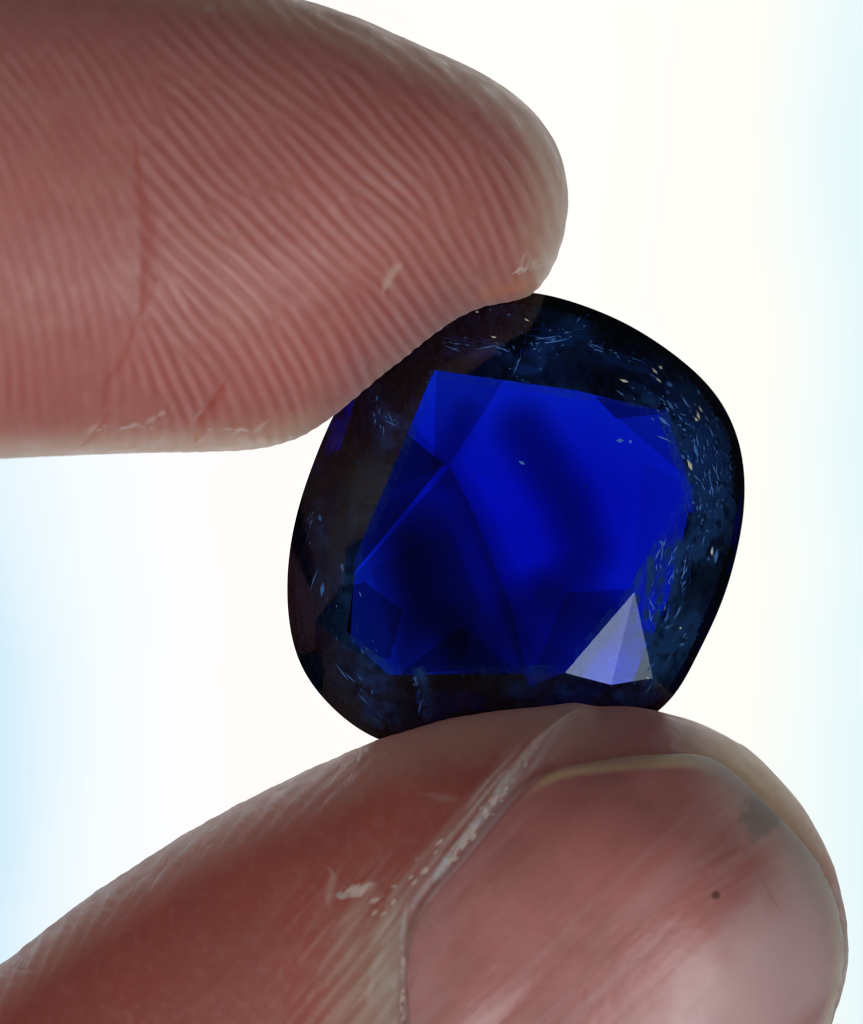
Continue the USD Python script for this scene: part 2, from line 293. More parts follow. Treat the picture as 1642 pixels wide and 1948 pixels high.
veil_mat = mat('crown_haze', {
    'g': ('geometry', {}), 'mp': ('mapping', {'scale': (900.0, 900.0, 420.0)}), 'n': ('noise_texture', {'scale': 1.0, 'detail': 5.0, 'roughness': 0.68, 'distortion': 0.6}),
    'mb': ('mapping', {'scale': (190.0, 190.0, 150.0)}), 'nb': ('noise_texture', {'scale': 1.0, 'detail': 2.0}),
    'sx': ('separate_xyz', {}), 'gr': ('map_range', {'from_min': -0.004, 'from_max': 0.0095, 'to_min': 0.62, 'to_max': 1.0, 'clamp': True}),
    'r': ('map_range', {'from_min': 0.40, 'from_max': 0.72, 'to_min': 0.08, 'to_max': 0.95, 'clamp': True}), 'rb': ('map_range', {'from_min': 0.35, 'from_max': 0.7, 'to_min': 0.2, 'to_max': 1.0, 'clamp': True}),
    'hz': ('attribute', {'attribute': 'haze'}), 'k3': ('math', {'math_type': 'add', 'use_clamp': True}), 'k': ('math', {'math_type': 'multiply'}), 'k2': ('math', {'math_type': 'multiply'}),
    'c': ('transparent_bsdf', {}), 'd': ('diffuse_bsdf', {'color': (0.22, 0.66, 1.0)}), 't': ('translucent_bsdf', {'color': (0.22, 0.66, 1.0)}), 'm': ('mix_closure', {'fac': 0.6}), 'x': ('mix_closure', {})},
    [('g.position', 'mp.vector'), ('mp.vector', 'n.vector'), ('g.position', 'mb.vector'), ('mb.vector', 'nb.vector'), ('g.position', 'sx.vector'), ('sx.x', 'gr.value'), ('n.fac', 'r.value'), ('nb.fac', 'rb.value'),
     ('r.result', 'k.value1'), ('rb.result', 'k.value2'), ('k.value', 'k2.value1'), ('gr.result', 'k2.value2'), ('k2.value', 'k3.value1'), ('hz.fac', 'k3.value2'), ('k3.value', 'x.fac'), ('c.BSDF', 'x.closure1'), ('d.BSDF', 'm.closure1'), ('t.BSDF', 'm.closure2'), ('m.closure', 'x.closure2')], 'x.closure')
p_ = add('/World/blue_gemstone/hazy_veil', veil, veil_mat, GC)
UsdGeom.PrimvarsAPI(p_).CreatePrimvar('haze', Sdf.ValueTypeNames.FloatArray, 'vertex').Set(Vt.FloatArray.FromNumpy(cloud.astype(np.float32)))

# ------------------------------------------------------------------ the hand
def curve(xs, ys):
    return PchipInterpolator(xs, ys, extrapolate=True)

def tube(ts, lo, hi, yc, dep, frame, n=2.0, nphi=700, front_n=None):
    """closed tube through stations ts; lo, hi: side limits in pixels; yc, dep: middle depth and half depth in metres; frame(t, w) -> pixels"""
    phi = np.linspace(0, 2 * np.pi, nphi, endpoint=False)
    c, s = np.cos(phi), np.sin(phi)
    sc, ss = np.sign(c) * np.abs(c) ** (2 / n), np.sign(s) * np.abs(s) ** (2 / n)
    T = ts[:, None]
    wc, h = (lo + hi)[:, None] / 2, (hi - lo)[:, None] / 2
    Wd = wc + h * sc
    Y = yc[:, None] - dep[:, None] * ss
    px, py = frame(T + 0 * Wd, Wd)
    v = P(px, py, Y).reshape(-1, 3)
    nt = len(ts)
    i, j = np.meshgrid(np.arange(nt - 1), np.arange(nphi), indexing='ij')
    a, b_, c_, d_ = i * nphi + j, i * nphi + (j + 1) % nphi, (i + 1) * nphi + (j + 1) % nphi, (i + 1) * nphi + j
    f = np.vstack([np.stack([a, b_, c_], -1).reshape(-1, 3), np.stack([a, c_, d_], -1).reshape(-1, 3)])
    ends = np.array([v[:nphi].mean(0), v[-nphi:].mean(0)]); e0 = len(v); v = np.vstack([v, ends])
    k = np.arange(nphi); k1 = (k + 1) % nphi; L = (nt - 1) * nphi
    f = np.vstack([f, np.stack([k1, k, 0 * k + e0], -1), np.stack([L + k, L + k1, 0 * k + e0 + 1], -1)])
    m = trimesh.Trimesh(v, f, process=False)
    if m.volume < 0:
        m.invert()
    return m

def tip_stations(t0, t1, n, tipn):
    """even stations with ever closer ones towards the rounded tip"""
    a = np.linspace(t0, t1 - 260, n)
    b_ = t1 - 260 + 260 * np.sin(np.linspace(0, np.pi / 2, tipn)[1:])
    return np.concatenate([a, b_])

# index finger: stations are photograph columns
UP = [(-1000, -10), (-600, -75), (-200, -112), (0, -98), (200, -80), (400, -48), (500, -26), (590, 3), (700, 40), (760, 68), (840, 103), (900, 130), (960, 166), (1000, 197), (1035, 237), (1062, 283), (1075, 325), (1081, 365), (1082, 385)]
LO = [(-1000, 868), (-600, 880), (-200, 882), (0, 873), (150, 866), (300, 861), (430, 859), (500, 852), (560, 836), (600, 815), (630, 795), (700, 737), (765, 684), (830, 633), (880, 600), (925, 582), (970, 574), (1000, 566), (1022, 551), (1040, 528), (1060, 488), (1072, 450), (1079, 415), (1082, 385)]
ts = tip_stations(-1000, 1081.6, 700, 150)
up, lo_ = curve(*zip(*UP))(ts), curve(*zip(*LO))(ts)
tipf = smoothstep(1082, 650, ts)
yc_i = curve([-1000, 0, 400, 700, 1000, 1082], np.array([-8.5, -6.5, -4.6, -2.7, -0.2, 0.7]) * MM)(ts)
dep_i = 7.6 * MM * np.sqrt(np.clip(1 - np.clip((ts - 560) / (1082 - 560), 0, 1) ** 2.3, 0, 1)) + 1e-7
tap = 1 - 0.22 * smoothstep(-520, -1000, ts)
mid_, hal_ = (up + lo_) / 2, (lo_ - up) / 2
up, lo_, dep_i = mid_ - hal_ * tap, mid_ + hal_ * tap, dep_i * tap
index = tube(ts, up, lo_, yc_i, dep_i, lambda t, w: (t, w), n=2.12)

# thumb: its own axis a, across axis b (pixels)
A_, B_ = np.array([0.722, -0.692]), np.array([0.692, 0.722])
def tw(pts):
    p = np.asarray(pts, float); return p @ A_, p @ B_
top_px = [(-600, 2120), (-300, 1995), (0, 1836), (80, 1772), (160, 1711), (250, 1651), (350, 1587), (450, 1531), (550, 1481), (640, 1440), (715, 1408), (790, 1385), (850, 1367), (950, 1351), (1050, 1343), (1150, 1342), (1220, 1347), (1275, 1359), (1340, 1380), (1400, 1411), (1450, 1447), (1480, 1478)]
bot_px = [(640, 2900), (960, 2620), (1230, 2390), (1410, 2210), (1530, 2060), (1580, 1948), (1601, 1890), (1613, 1830), (1612, 1770), (1600, 1700), (1580, 1632), (1550, 1572), (1510, 1512), (1480, 1478)]
t_u, w_u = tw(top_px); t_l, w_l = tw(bot_px)
TIP = t_u[-1]
tt = tip_stations(-1700, TIP - 0.3, 640, 170)
wu, wl = curve(t_u, w_u)(tt), curve(t_l, w_l)(tt)
yc_f = curve([-1900, -900, -300, TIP], np.array([-3.2, -1.9, -0.7, 0.5]) * MM)
def dep_f(t):
    return 8.6 * MM * np.sqrt(np.clip(1 - np.clip((t - (TIP - 560)) / 560, 0, 1) ** 2.4, 0, 1)) + 1e-7
tap_t = 1 - 0.3 * smoothstep(-1390, -1700, tt)
wm_, wh_ = (wu + wl) / 2, (wl - wu) / 2
thumb = tube(tt, wm_ - wh_ * tap_t, wm_ + wh_ * tap_t, yc_f(tt), dep_f(tt) * tap_t, lambda t, w: (t * A_[0] + w * B_[0], t * A_[1] + w * B_[1]), n=2.15, nphi=760)
def thumb_front(px, py, n=2.15):
    t, w = px * A_[0] + py * A_[1], px * B_[0] + py * B_[1]
    t = np.minimum(t, TIP - 0.5)
    a, c = curve(t_u, w_u)(t), curve(t_l, w_l)(t)
    q = np.clip(np.abs((w - (a + c) / 2) / ((c - a) / 2)), 0, 1)
    return yc_f(t) - dep_f(t) * (1 - q ** n) ** (1 / n)

def sphere(c, r, k=40):
    return m3.Manifold.sphere(r * MM, k).translate([x * MM for x in c])
def chain(*balls):
    out = []
    for (c0, r0), (c1, r1) in zip(balls, balls[1:]):
        out.append(m3.Manifold.batch_hull([sphere(c0, r0), sphere(c1, r1)]))
    return out
def to_man(m):
    return m3.Manifold(m3.Mesh(np.asarray(m.vertices, np.float32), np.asarray(m.faces, np.uint32)))
# the rest of the hand, to the left of the picture
rest = []
rest += chain(((-27, -8, 10), 8.5), ((-52, -11, 13), 9.3), ((-92, -8, -2), 11))
rest += chain(((-8.2, 1, -24.5), 10.2), ((-40, 0, -47), 11.3), ((-80, 4, -52), 14))
for k, (y, dz) in enumerate(((10, 0), (27, -5), (42, -12))):
    r = (9, 8.6, 7.6)[k]
    rest += chain(((-92, y, -2 + dz), r + 1.5), ((-58, y + 3, 14 + dz), r), ((-50, y + 3, -6 + dz), r - 0.8), ((-68, y + 1, -18 + dz), r - 1.6))
rest.append(m3.Manifold.batch_hull([sphere((-92, -8, -2), 11), sphere((-92, 42, -14), 9), sphere((-132, 0, -62), 15), sphere((-132, 28, -62), 14)]))
rest.append(m3.Manifold.batch_hull([sphere((-92, -8, -4), 10), sphere((-80, 4, -52), 14), sphere((-132, 0, -62), 15)]))
rest.append(m3.Manifold.batch_hull([sphere((-132, 4, -62), 15), sphere((-132, 26, -62), 15), sphere((-190, 6, -98), 19), sphere((-190, 26, -98), 19)]))
low = m3.Manifold.batch_boolean(rest, m3.OpType.Add).refine_to_length(3 * MM)
lm = low.to_mesh()
lt = trimesh.Trimesh(lm.vert_properties[:, :3], lm.tri_verts, process=True)
trimesh.smoothing.filter_taubin(lt, iterations=12)
hand = m3.Manifold.batch_boolean([to_man(lt), to_man(index), to_man(thumb)], m3.OpType.Add)
hm = hand.to_mesh()
hv, hf = np.array(hm.vert_properties[:, :3], float), np.array(hm.tri_verts)

# ---- maps over the visible skin, one texel every 2 photograph pixels
X0, Y0, ST = -200, -200, 2.0
NX, NY = 1100, 1200
gx_, gy_ = np.meshgrid(X0 + ST * np.arange(NX), Y0 + ST * np.arange(NY))
def sample(m, px, py):
    return ndimage.map_coordinates(m, [(py - Y0) / ST, (px - X0) / ST], order=1, mode='nearest')
def noise2(scale, octaves=3, seed=0, ang=0.0, stretch=1.0):
    """noise over the map; scale in pixels, stretched along the direction ang (degrees, y down)"""
    c, s = math.cos(math.radians(ang)), math.sin(math.radians(ang))
    u, v = (gx_ * c + gy_ * s) / (scale * stretch), (-gx_ * s + gy_ * c) / scale
    return meshkit.fbm(np.stack([u, v, 0 * u + 3.7], -1), octaves, seed)
def stroke(pts, width, soft=None, taper=True):
    """0..1 mask of a line through the pixel points"""
    soft = width if soft is None else soft
    q = np.asarray(pts, float)
    tq = np.linspace(0, 1, len(q))
    if len(q) > 2:
        f = PchipInterpolator(tq, q); q = f(np.linspace(0, 1, 8 * len(q)))
    d = np.full(gx_.shape, 1e9)
    n = len(q) - 1
    for k in range(n):
        a, b_ = q[k], q[k + 1]; ab = b_ - a
        r = width * 3 + soft * 4 + 10
        x0, x1 = sorted((a[0], b_[0])); y0, y1 = sorted((a[1], b_[1]))
        ix0, ix1 = int(max(0, (x0 - r - X0) / ST)), int(min(NX, (x1 + r - X0) / ST + 2))
        iy0, iy1 = int(max(0, (y0 - r - Y0) / ST)), int(min(NY, (y1 + r - Y0) / ST + 2))
        if ix0 >= ix1 or iy0 >= iy1: continue
        gx, gy = gx_[iy0:iy1, ix0:ix1], gy_[iy0:iy1, ix0:ix1]
        t = np.clip(((gx - a[0]) * ab[0] + (gy - a[1]) * ab[1]) / (ab @ ab + 1e-9), 0, 1)
        e = np.hypot(gx - a[0] - t * ab[0], gy - a[1] - t * ab[1])
        if taper:
            g = (k + t) / n
            e = e / np.clip(np.sin(np.pi * np.clip(g, 0.03, 0.97)) * 1.25, 0.15, 1)
        d[iy0:iy1, ix0:ix1] = np.minimum(d[iy0:iy1, ix0:ix1], e)
    return 1 - smoothstep(width / 2 - soft / 2, width / 2 + soft / 2 + 1e-6, d)

# fingerprint ridges grown from noise with oriented filters
def ridges(ctrl, box, period, iters=9, seed=1, step=4.0, spread=120.0):
    x0, y0, x1, y1 = box
    gx, gy = np.meshgrid(np.arange(x0, x1, step), np.arange(y0, y1, step))
    c = np.asarray(ctrl, float)
    wgt = np.exp(-((gx[..., None] - c[:, 0]) ** 2 + (gy[..., None] - c[:, 1]) ** 2) / (2 * spread ** 2)) + 1e-9
    th2 = np.radians(2 * c[:, 2])
    ang = 0.5 * np.arctan2((wgt * np.sin(th2)).sum(-1), (wgt * np.cos(th2)).sum(-1))
    r = np.random.default_rng(seed)
    img = r.normal(size=gx.shape)
    nb = 20
    idx = np.round((ang % np.pi) / np.pi * nb).astype(int) % nb
    sg = period / step * 0.55
    k = int(3 * sg) + 1
    yy, xx = np.mgrid[-k:k + 1, -k:k + 1]
    from scipy.signal import fftconvolve
    kers = []
    for b_ in range(nb):
        t = b_ / nb * np.pi
        across = -xx * math.sin(t) + yy * math.cos(t)
        along = xx * math.cos(t) + yy * math.sin(t)
        g = np.exp(-across ** 2 / (2 * sg ** 2) - along ** 2 / (2 * (sg * 1.25) ** 2)) * np.cos(2 * np.pi * across * step / period)
        g -= g.mean(); g /= np.abs(g).sum()
        kers.append(g)
    for _ in range(iters):
        out = np.zeros_like(img)
        for b_ in range(nb):
            m = idx == b_
            if m.any():
                out[m] = fftconvolve(img, kers[b_], mode='same')[m]
        img = np.tanh(out / (out.std() + 1e-9) * 1.1)
    return ndimage.map_coordinates(img, [(gy_ - y0) / step, (gx_ - x0) / step], order=3, mode='constant', cval=0.0)

idx_ctrl = [(-100, 100, 50), (-100, 450, 72), (-100, 800, 70), (100, 150, 48), (100, 420, 70), (150, 560, 74), (100, 700, 75), (60, 800, 110), (230, 780, 110), (230, 300, 62), (400, 120, 46), (400, 300, 44), (400, 480, 42), (360, 640, 38), (430, 740, 62),
            (600, 280, 44), (600, 440, 43), (600, 600, 42), (560, 700, 65), (610, 770, 110), (800, 240, 46), (800, 400, 47), (800, 540, 50), (700, 680, 52), (950, 300, 52), (950, 450, 60), (1000, 360, 60), (1045, 420, 73), (1030, 510, 78),
            (700, 90, 35), (900, 180, 36), (1000, 230, 46), (1060, 310, 62), (1080, 400, 84)]
R_i = ridges(idx_ctrl, (-220, -220, 1180, 960), 26.5, seed=3)
thumb_ctrl = [(0, 1860, -66), (100, 1850, -64), (300, 1700, -58), (450, 1580, -52), (600, 1480, -48), (760, 1420, -42), (900, 1400, -30), (300, 1900, -55), (600, 1850, -50), (1100, 1380, -15), (1400, 1420, 35)]
R_t = ridges(thumb_ctrl, (-220, 1300, 1700, 2200), 26.0, seed=5)

is_idx = gy_ < 1120
# masks
fp = smoothstep(255, 330, gx_) * 0.55 + 0.45                      # ridges weaker left of the crease
fp = fp * (1 - 0.45 * smoothstep(260, 40, gy_ + 0.25 * (1000 - gx_) - 120))
fp = fp * (0.45 + 0.55 * smoothstep(870, 720, gy_))
lump = noise2(22, 2, 11)
ridge_h = R_i * fp * (0.30 + 1.1 * lump) * (0.72 + 0.85 * smoothstep(0.25, 0.75, noise2(150, 3, 12)))
crease = stroke([(258, 250), (268, 340), (284, 440), (280, 540), (268, 600)], 16, 34) * 0.9
crease2 = stroke([(262, 600), (235, 690), (200, 740), (195, 790)], 12, 26) * 0.7
fold1 = stroke([(205, 775), (190, 812), (150, 850)], 6, 10)
fold2 = stroke([(430, 725), (412, 765), (385, 800), (372, 838)], 18, 26)
scar = stroke([(765, 500), (752, 512), (738, 535), (728, 560)], 14, 14) + 0.4 * stroke([(740, 540), (755, 590), (762, 620)], 8, 12)
flakes_i = sum(stroke([(x, y), (x + l * 0.8, y - l * 0.55)], 6, 8) for x, y, l in ((165, 822, 26), (275, 806, 30), (370, 800, 26), (300, 790, 18), (440, 828, 30), (300, 838, 20), (480, 822, 40)))
flakes_i += 0.8 * sum(stroke([(x, y), (x + 9, y - 26)], 5, 6) for x, y in ((985, 525), (997, 521), (1008, 516), (1017, 512), (1027, 500), (990, 505)))
flakes_i += 0.5 * stroke([(380, 22), (400, 15), (412, 18)], 8, 12)

# thumb: lateral nail fold, dry skin, hairs of lint
fold_line = [(775, 2150), (768, 1948), (766, 1860), (770, 1796), (795, 1728), (865, 1640), (935, 1555), (1008, 1480), (1050, 1455)]
ridge_line = [(745, 2150), (742, 1950), (742, 1850), (752, 1790), (776, 1722), (842, 1632), (908, 1556), (970, 1480), (1030, 1420), (1085, 1375)]
fold_mask = stroke(fold_line, 10, 14, taper=False)
fold_side = stroke(ridge_line, 60, 70, taper=False)
dry_n = noise2(8, 3, 21, -52, 13.0)
dry_n2 = noise2(26, 2, 22, -50, 4.0)
dry_zone = stroke([(700, 1900), (735, 1780), (790, 1690), (860, 1610), (930, 1530), (1000, 1450), (1060, 1400), (1110, 1362)], 46, 90)
dry = dry_zone * smoothstep(0.42, 0.70, 0.75 * dry_n + 0.25 * dry_n2 + 0.04)
dry_line = 1.0 * stroke([(846, 1640), (890, 1590), (930, 1540), (985, 1462), (1035, 1408), (1100, 1362)], 15, 8) + 0.7 * stroke([(820, 1640), (880, 1570), (930, 1512), (975, 1458)], 7, 6) + 0.6 * stroke([(880, 1560), (925, 1500), (1000, 1425)], 6, 6) + 0.9 * stroke([(860, 1632), (845, 1655), (825, 1680)], 14, 8) + 0.75 * stroke([(776, 1722), (768, 1770), (766, 1850), (776, 1948)], 8, 10)
dry_line = dry_line * (0.45 + 0.55 * smoothstep(0.30, 0.62, 0.5 * dry_n + 0.5 * noise2(7, 2, 23)))
streaks = smoothstep(430, 740, gx_) * smoothstep(1640, 1800, gy_ + 0.25 * gx_ - 120) * smoothstep(775, 745, gx_ + 0.0 * gy_) * smoothstep(0.44, 0.66, dry_n)
lint = 0.5 * stroke([(624, 1650), (634, 1672), (626, 1700), (624, 1722)], 13, 12) + 0.8 * stroke([(655, 1704), (690, 1690), (715, 1680)], 15, 14) + 0.35 * stroke([(800, 1510), (860, 1520), (870, 1522)], 10, 14)
behind_fold = smoothstep(0, 60, (gx_ - 800) * 0.69 + (gy_ - 1720) * 0.722)     # nail side of the fold

# height in metres
H = np.zeros_like(gx_)
H += np.where(is_idx, ridge_h * 0.022 * MM, 0)
H -= np.where(is_idx, (crease * 0.16 + crease2 * 0.12 + fold1 * 0.12 + fold2 * 0.22) * MM, 0)
H += np.where(is_idx, (scar * 0.02 + flakes_i * 0.025) * MM, 0)
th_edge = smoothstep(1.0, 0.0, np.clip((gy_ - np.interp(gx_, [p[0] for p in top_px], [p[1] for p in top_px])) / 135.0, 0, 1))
H += np.where(~is_idx, R_t * (0.015 * th_edge * smoothstep(900, 600, gx_) + 0.009 * smoothstep(260, 60, gx_) + 0.003) * MM, 0)
H += np.where(~is_idx, (fold_side * (0.17 + 0.16 * dry_n2) - fold_mask * 0.12 + (dry + dry_line) * 0.03 + lint * 0.05) * MM, 0)
nail_px = np.array([(690, 2150), (748, 2040), (768, 1948), (764, 1880), (768, 1800), (796, 1728), (866, 1642), (936, 1557), (1008, 1482), (1055, 1457), (1130, 1444), (1210, 1436), (1290, 1434), (1345, 1440), (1405, 1478), (1452, 1524), (1500, 1572), (1545, 1626), (1578, 1684),
    (1598, 1745), (1606, 1830), (1596, 1900), (1568, 1985), (1500, 2090), (1380, 2240), (1150, 2330), (880, 2300)], float)
nb_ = closed_curve(nail_px, 900); cN = np.array([1180., 1800.])
an_ = np.arctan2(nb_[:, 1] - cN[1], nb_[:, 0] - cN[0]); o_ = np.argsort(an_)
rn_ = np.interp(np.arctan2(gy_ - cN[1], gx_ - cN[0]), an_[o_], np.linalg.norm(nb_ - cN, axis=1)[o_], period=2 * np.pi)
under = smoothstep(4, 26, rn_ - np.hypot(gx_ - cN[0], gy_ - cN[1]))
H -= under * 0.22 * MM
H += np.where(~is_idx, smoothstep(0.3, 0.7, dry_n) * smoothstep(330, 650, gx_) * smoothstep(1350, 1800, gy_) * 0.022 * MM, 0)
wr = np.abs(noise2(34, 3, 71, -58, 3.2) - 0.5) * 2; wr2 = np.abs(noise2(30, 3, 72, 20, 2.6) - 0.5) * 2; wr3 = np.abs(noise2(16, 2, 73, -75, 2.0) - 0.5) * 2
lines = np.clip(smoothstep(0.10, 0.0, wr) + 0.7 * smoothstep(0.09, 0.0, wr2) + 0.5 * smoothstep(0.12, 0.0, wr3), 0, 1)
tz = np.where(is_idx, 0.30 * smoothstep(0.4, 0.7, noise2(200, 2, 74)), smoothstep(1000, 800, gx_) * (0.45 + 0.55 * th_edge))
H -= lines * tz * 0.028 * MM
H += (noise2(60, 4, 31) - 0.5) * 0.10 * MM + (noise2(9, 3, 32) - 0.5) * 0.010 * MM

# colour (albedo)
def C(*c): return np.array(c, float)
base = C(0.475, 0.185, 0.165)
col = np.ones(gx_.shape + (3,)) * base
def blend(mask, c, k=1.0):
    global col
    m = np.clip(mask * k, 0, 1)[..., None]
    col = col * (1 - m) + C(*c) * m
mott = noise2(120, 4, 41); mott2 = noise2(28, 3, 42)
blend(smoothstep(0.45, 0.75, mott), (0.54, 0.215, 0.185), 0.55)
blend(smoothstep(0.5, 0.75, noise2(90, 3, 44)), (0.49, 0.24, 0.19), 0.5)
blend(smoothstep(0.5, 0.8, mott2), (0.56, 0.27, 0.24), 0.35)
blend(np.where(is_idx, smoothstep(0.1, 0.9, ridge_h), 0), (0.62, 0.33, 0.32), 0.40)
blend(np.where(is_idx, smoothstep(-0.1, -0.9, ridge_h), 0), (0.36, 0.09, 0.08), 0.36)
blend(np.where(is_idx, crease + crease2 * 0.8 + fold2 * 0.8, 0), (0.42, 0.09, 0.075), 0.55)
blend(np.where(is_idx, np.clip(flakes_i + scar * 0.7, 0, 1), 0), (0.72, 0.62, 0.52), 0.65)
# tan rim light from the panel, painted along the edge of the finger tip
rim_light_i = smoothstep(95, 10, np.abs(gy_ - np.interp(gx_, [p[0] for p in UP], [p[1] for p in UP]))) * is_idx + smoothstep(70, 0, np.interp(gx_, [p[0] for p in LO], [p[1] for p in LO]) - gy_) * smoothstep(650, 560, gx_) * is_idx + smoothstep(960, 1075, gx_) * is_idx
blend(np.clip(rim_light_i, 0, 1), (0.64, 0.47, 0.33), 0.85)
T_ = ~is_idx
blend(stroke([(925, 560), (985, 548), (1022, 545)], 26, 40, taper=False), (0.80, 0.28, 0.12), 0.42)  # orange glow of light passing through the fingertip, painted in
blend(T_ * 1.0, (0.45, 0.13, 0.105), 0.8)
blend(T_ * smoothstep(0.4, 0.75, mott), (0.52, 0.13, 0.105), 0.6)
blend(lines * tz, (0.40, 0.12, 0.10), 0.35)
blend(smoothstep(0.52, 0.72, noise2(13, 2, 75)) * (0.4 + 0.6 * T_), (0.55, 0.26, 0.22), 0.30)
blend(T_ * th_edge * smoothstep(1300, 1000, gx_), (0.68, 0.51, 0.41), 0.9)  # backlit rim of the thumb painted into its skin colour
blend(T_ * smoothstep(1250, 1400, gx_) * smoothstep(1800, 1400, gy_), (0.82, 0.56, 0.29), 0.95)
blend(T_ * smoothstep(560, 760, gx_) * smoothstep(1640, 1830, gy_), (0.56, 0.36, 0.27), 0.7)
blend(T_ * streaks, (0.68, 0.50, 0.41), 0.55)
blend(T_ * dry, (0.76, 0.62, 0.58), 0.7)
blend(T_ * np.clip(dry_line, 0, 1), (0.86, 0.76, 0.69), 0.92)
blend(T_ * np.clip(lint, 0, 1), (0.80, 0.66, 0.56), 0.7)
blend(T_ * fold_mask, (0.36, 0.10, 0.08), 0.4)
col = np.clip(col, 0.01, 0.95)

# ---- put the relief and colours on the mesh
def vnormals(v, f):
    n = np.zeros_like(v); fn = np.cross(v[f[:, 1]] - v[f[:, 0]], v[f[:, 2]] - v[f[:, 0]])
    for k in range(3): np.add.at(n, f[:, k], fn)
    return n / np.maximum(np.linalg.norm(n, axis=1, keepdims=True), 1e-30)
nrm = vnormals(hv, hf)
px, py = to_px(hv)
near = (px > X0) & (px < X0 + ST * NX - 5) & (py > Y0) & (py < Y0 + ST * NY - 5)
border = np.minimum.reduce([smoothstep(X0, X0 + 150, px), smoothstep(Y0, Y0 + 60, py), smoothstep(Y0 + ST * NY, Y0 + ST * NY - 60, py)])
toward = (P(0 * px + CX, CY, 0) * 0 + np.array([0, -D, 0])) - hv
toward /= np.linalg.norm(toward, axis=1, keepdims=True)
face = (nrm * toward).sum(1)
fade = smoothstep(-0.12, 0.10, face) * border * near
hv = hv + nrm * (sample(H, px, py) * fade)[:, None]
vc = np.stack([sample(col[..., k], px, py) for k in range(3)], 1)
kf = (smoothstep(-0.35, 0.0, face) * border * near)[:, None]
vc = vc * kf + base * (1 - kf)

# small lifted flakes of dry skin
def flakes(items):
    Vs, Fs, o = [], [], 0
    tree_px = np.stack(to_px(hv), 1)
    front = np.where((fade > 0.5))[0]
    from scipy.spatial import cKDTree
    kt = cKDTree(tree_px[front])
    for x, y, L, w, ang in items:
        near_ = front[kt.query([x, y], 6)[1]]
        c = hv[near_].mean(0); n = nrm[near_].mean(0); n /= np.linalg.norm(n)
        d = np.array([math.cos(ang), 0, -math.sin(ang)]); d -= n * (d @ n); d /= np.linalg.norm(d); e = np.cross(n, d)
        L, w = L * S, w * S
        k = rng.uniform(0.6, 1.3, 6); up_ = rng.uniform(0.10, 0.45)
        low = np.array([c - d * L * k[0], c + e * w * k[1] - d * L * .2, c - e * w * k[2] - d * L * .1, c + d * L * k[3] + n * L * up_, c + e * w * .6 * k[4] + d * L * .5 + n * L * up_ * .4, c - e * w * .6 * k[5] + d * L * .45 + n * L * up_ * .35])
        V = np.vstack([low - n * 0.004 * MM, low + n * 0.008 * MM])
        top_ = np.array([(0, 1, 2), (1, 4, 2), (4, 5, 2), (4, 3, 5)])
        ring = [0, 2, 5, 3, 4, 1]
        F = np.vstack([top_[:, ::-1], top_ + 6] + [np.array([(ring[q], ring[(q + 1) % 6], ring[(q + 1) % 6] + 6), (ring[q], ring[(q + 1) % 6] + 6, ring[q] + 6)]) for q in range(6)])
        Vs.append(V); Fs.append(F + o); o += 12
    return np.vstack(Vs), np.vstack(Fs)
fl = []
for line, n_, spread, size in [([(846, 1640), (900, 1580), (960, 1500), (1030, 1412)], 26, 9, 9), ([(720, 1740), (780, 1680), (850, 1600)], 14, 26, 7), ([(650, 1700), (700, 1688)], 4, 8, 14), ([(764, 1790), (768, 1940)], 12, 5, 9), ([(826, 1780), (820, 1850), (828, 1900)], 9, 6, 9), ([(165, 822), (300, 806), (480, 822)], 10, 10, 9), ([(985, 520), (1025, 508)], 6, 8, 9)]:
    q_ = PchipInterpolator(np.linspace(0, 1, len(line)), np.asarray(line, float))
    for _ in range(n_):
        t_ = rng.uniform(); p_ = q_(t_) + rng.normal(size=2) * spread * 0.6; dq = q_(min(1, t_ + .02)) - q_(max(0, t_ - .02))
        L_ = size * rng.lognormal(0, .4); fl.append((p_[0], p_[1], L_, L_ * rng.uniform(.25, .5), math.atan2(dq[1], dq[0]) + rng.normal() * .4))
flake_mesh = flakes(fl)
skin = mat('skin', {
    'c': ('attribute', {'attribute': 'skin_color'}),
    'g': ('geometry', {}),
    'n': ('noise_texture', {'scale': 9000.0, 'detail': 2.0}),
    'rn': ('noise_texture', {'scale': 1200.0, 'detail': 2.0}),
    'rr': ('map_range', {'from_min': 0.3, 'from_max': 0.7, 'to_min': 0.34, 'to_max': 0.54}),
    'b': ('bump', {'strength': 0.25, 'distance': 0.00002}),
    'p': ('principled_bsdf', {'subsurface_method': 'random_walk', 'subsurface_weight': 1.0, 'subsurface_scale': 0.0013, 'subsurface_radius': (1.0, 0.36, 0.22), 'specular_ior_level': 0.45, 'roughness': 0.5, 'sheen_weight': 0.35, 'sheen_roughness': 0.35, 'sheen_tint': (1.0, 0.93, 0.86)})},
    [('c.color', 'p.base_color'), ('g.position', 'n.vector'), ('g.position', 'rn.vector'), ('rn.fac', 'rr.value'), ('rr.result', 'p.roughness'), ('n.fac', 'b.height'), ('b.normal', 'p.normal')], 'p.BSDF')
HL = P(300, 1150, 0)
hx = xform('/World/hand', HL)
tag(hx.GetPrim(), label='bare hand with index fingertip and thumb pinching the blue gemstone', category='hand')
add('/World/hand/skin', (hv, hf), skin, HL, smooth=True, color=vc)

flake_mat = mat('dry_skin', {'p': ('principled_bsdf', {'base_color': (0.74, 0.60, 0.52), 'roughness': 0.6, 'subsurface_weight': 0.3, 'subsurface_scale': 0.0003})}, [], 'p.BSDF')
tag(add('/World/hand/dry_skin_flakes', flake_mesh, flake_mat, HL).GetPrim(), kind='stuff', label='pale dry skin flakes along the cuticle and fingertip edge')

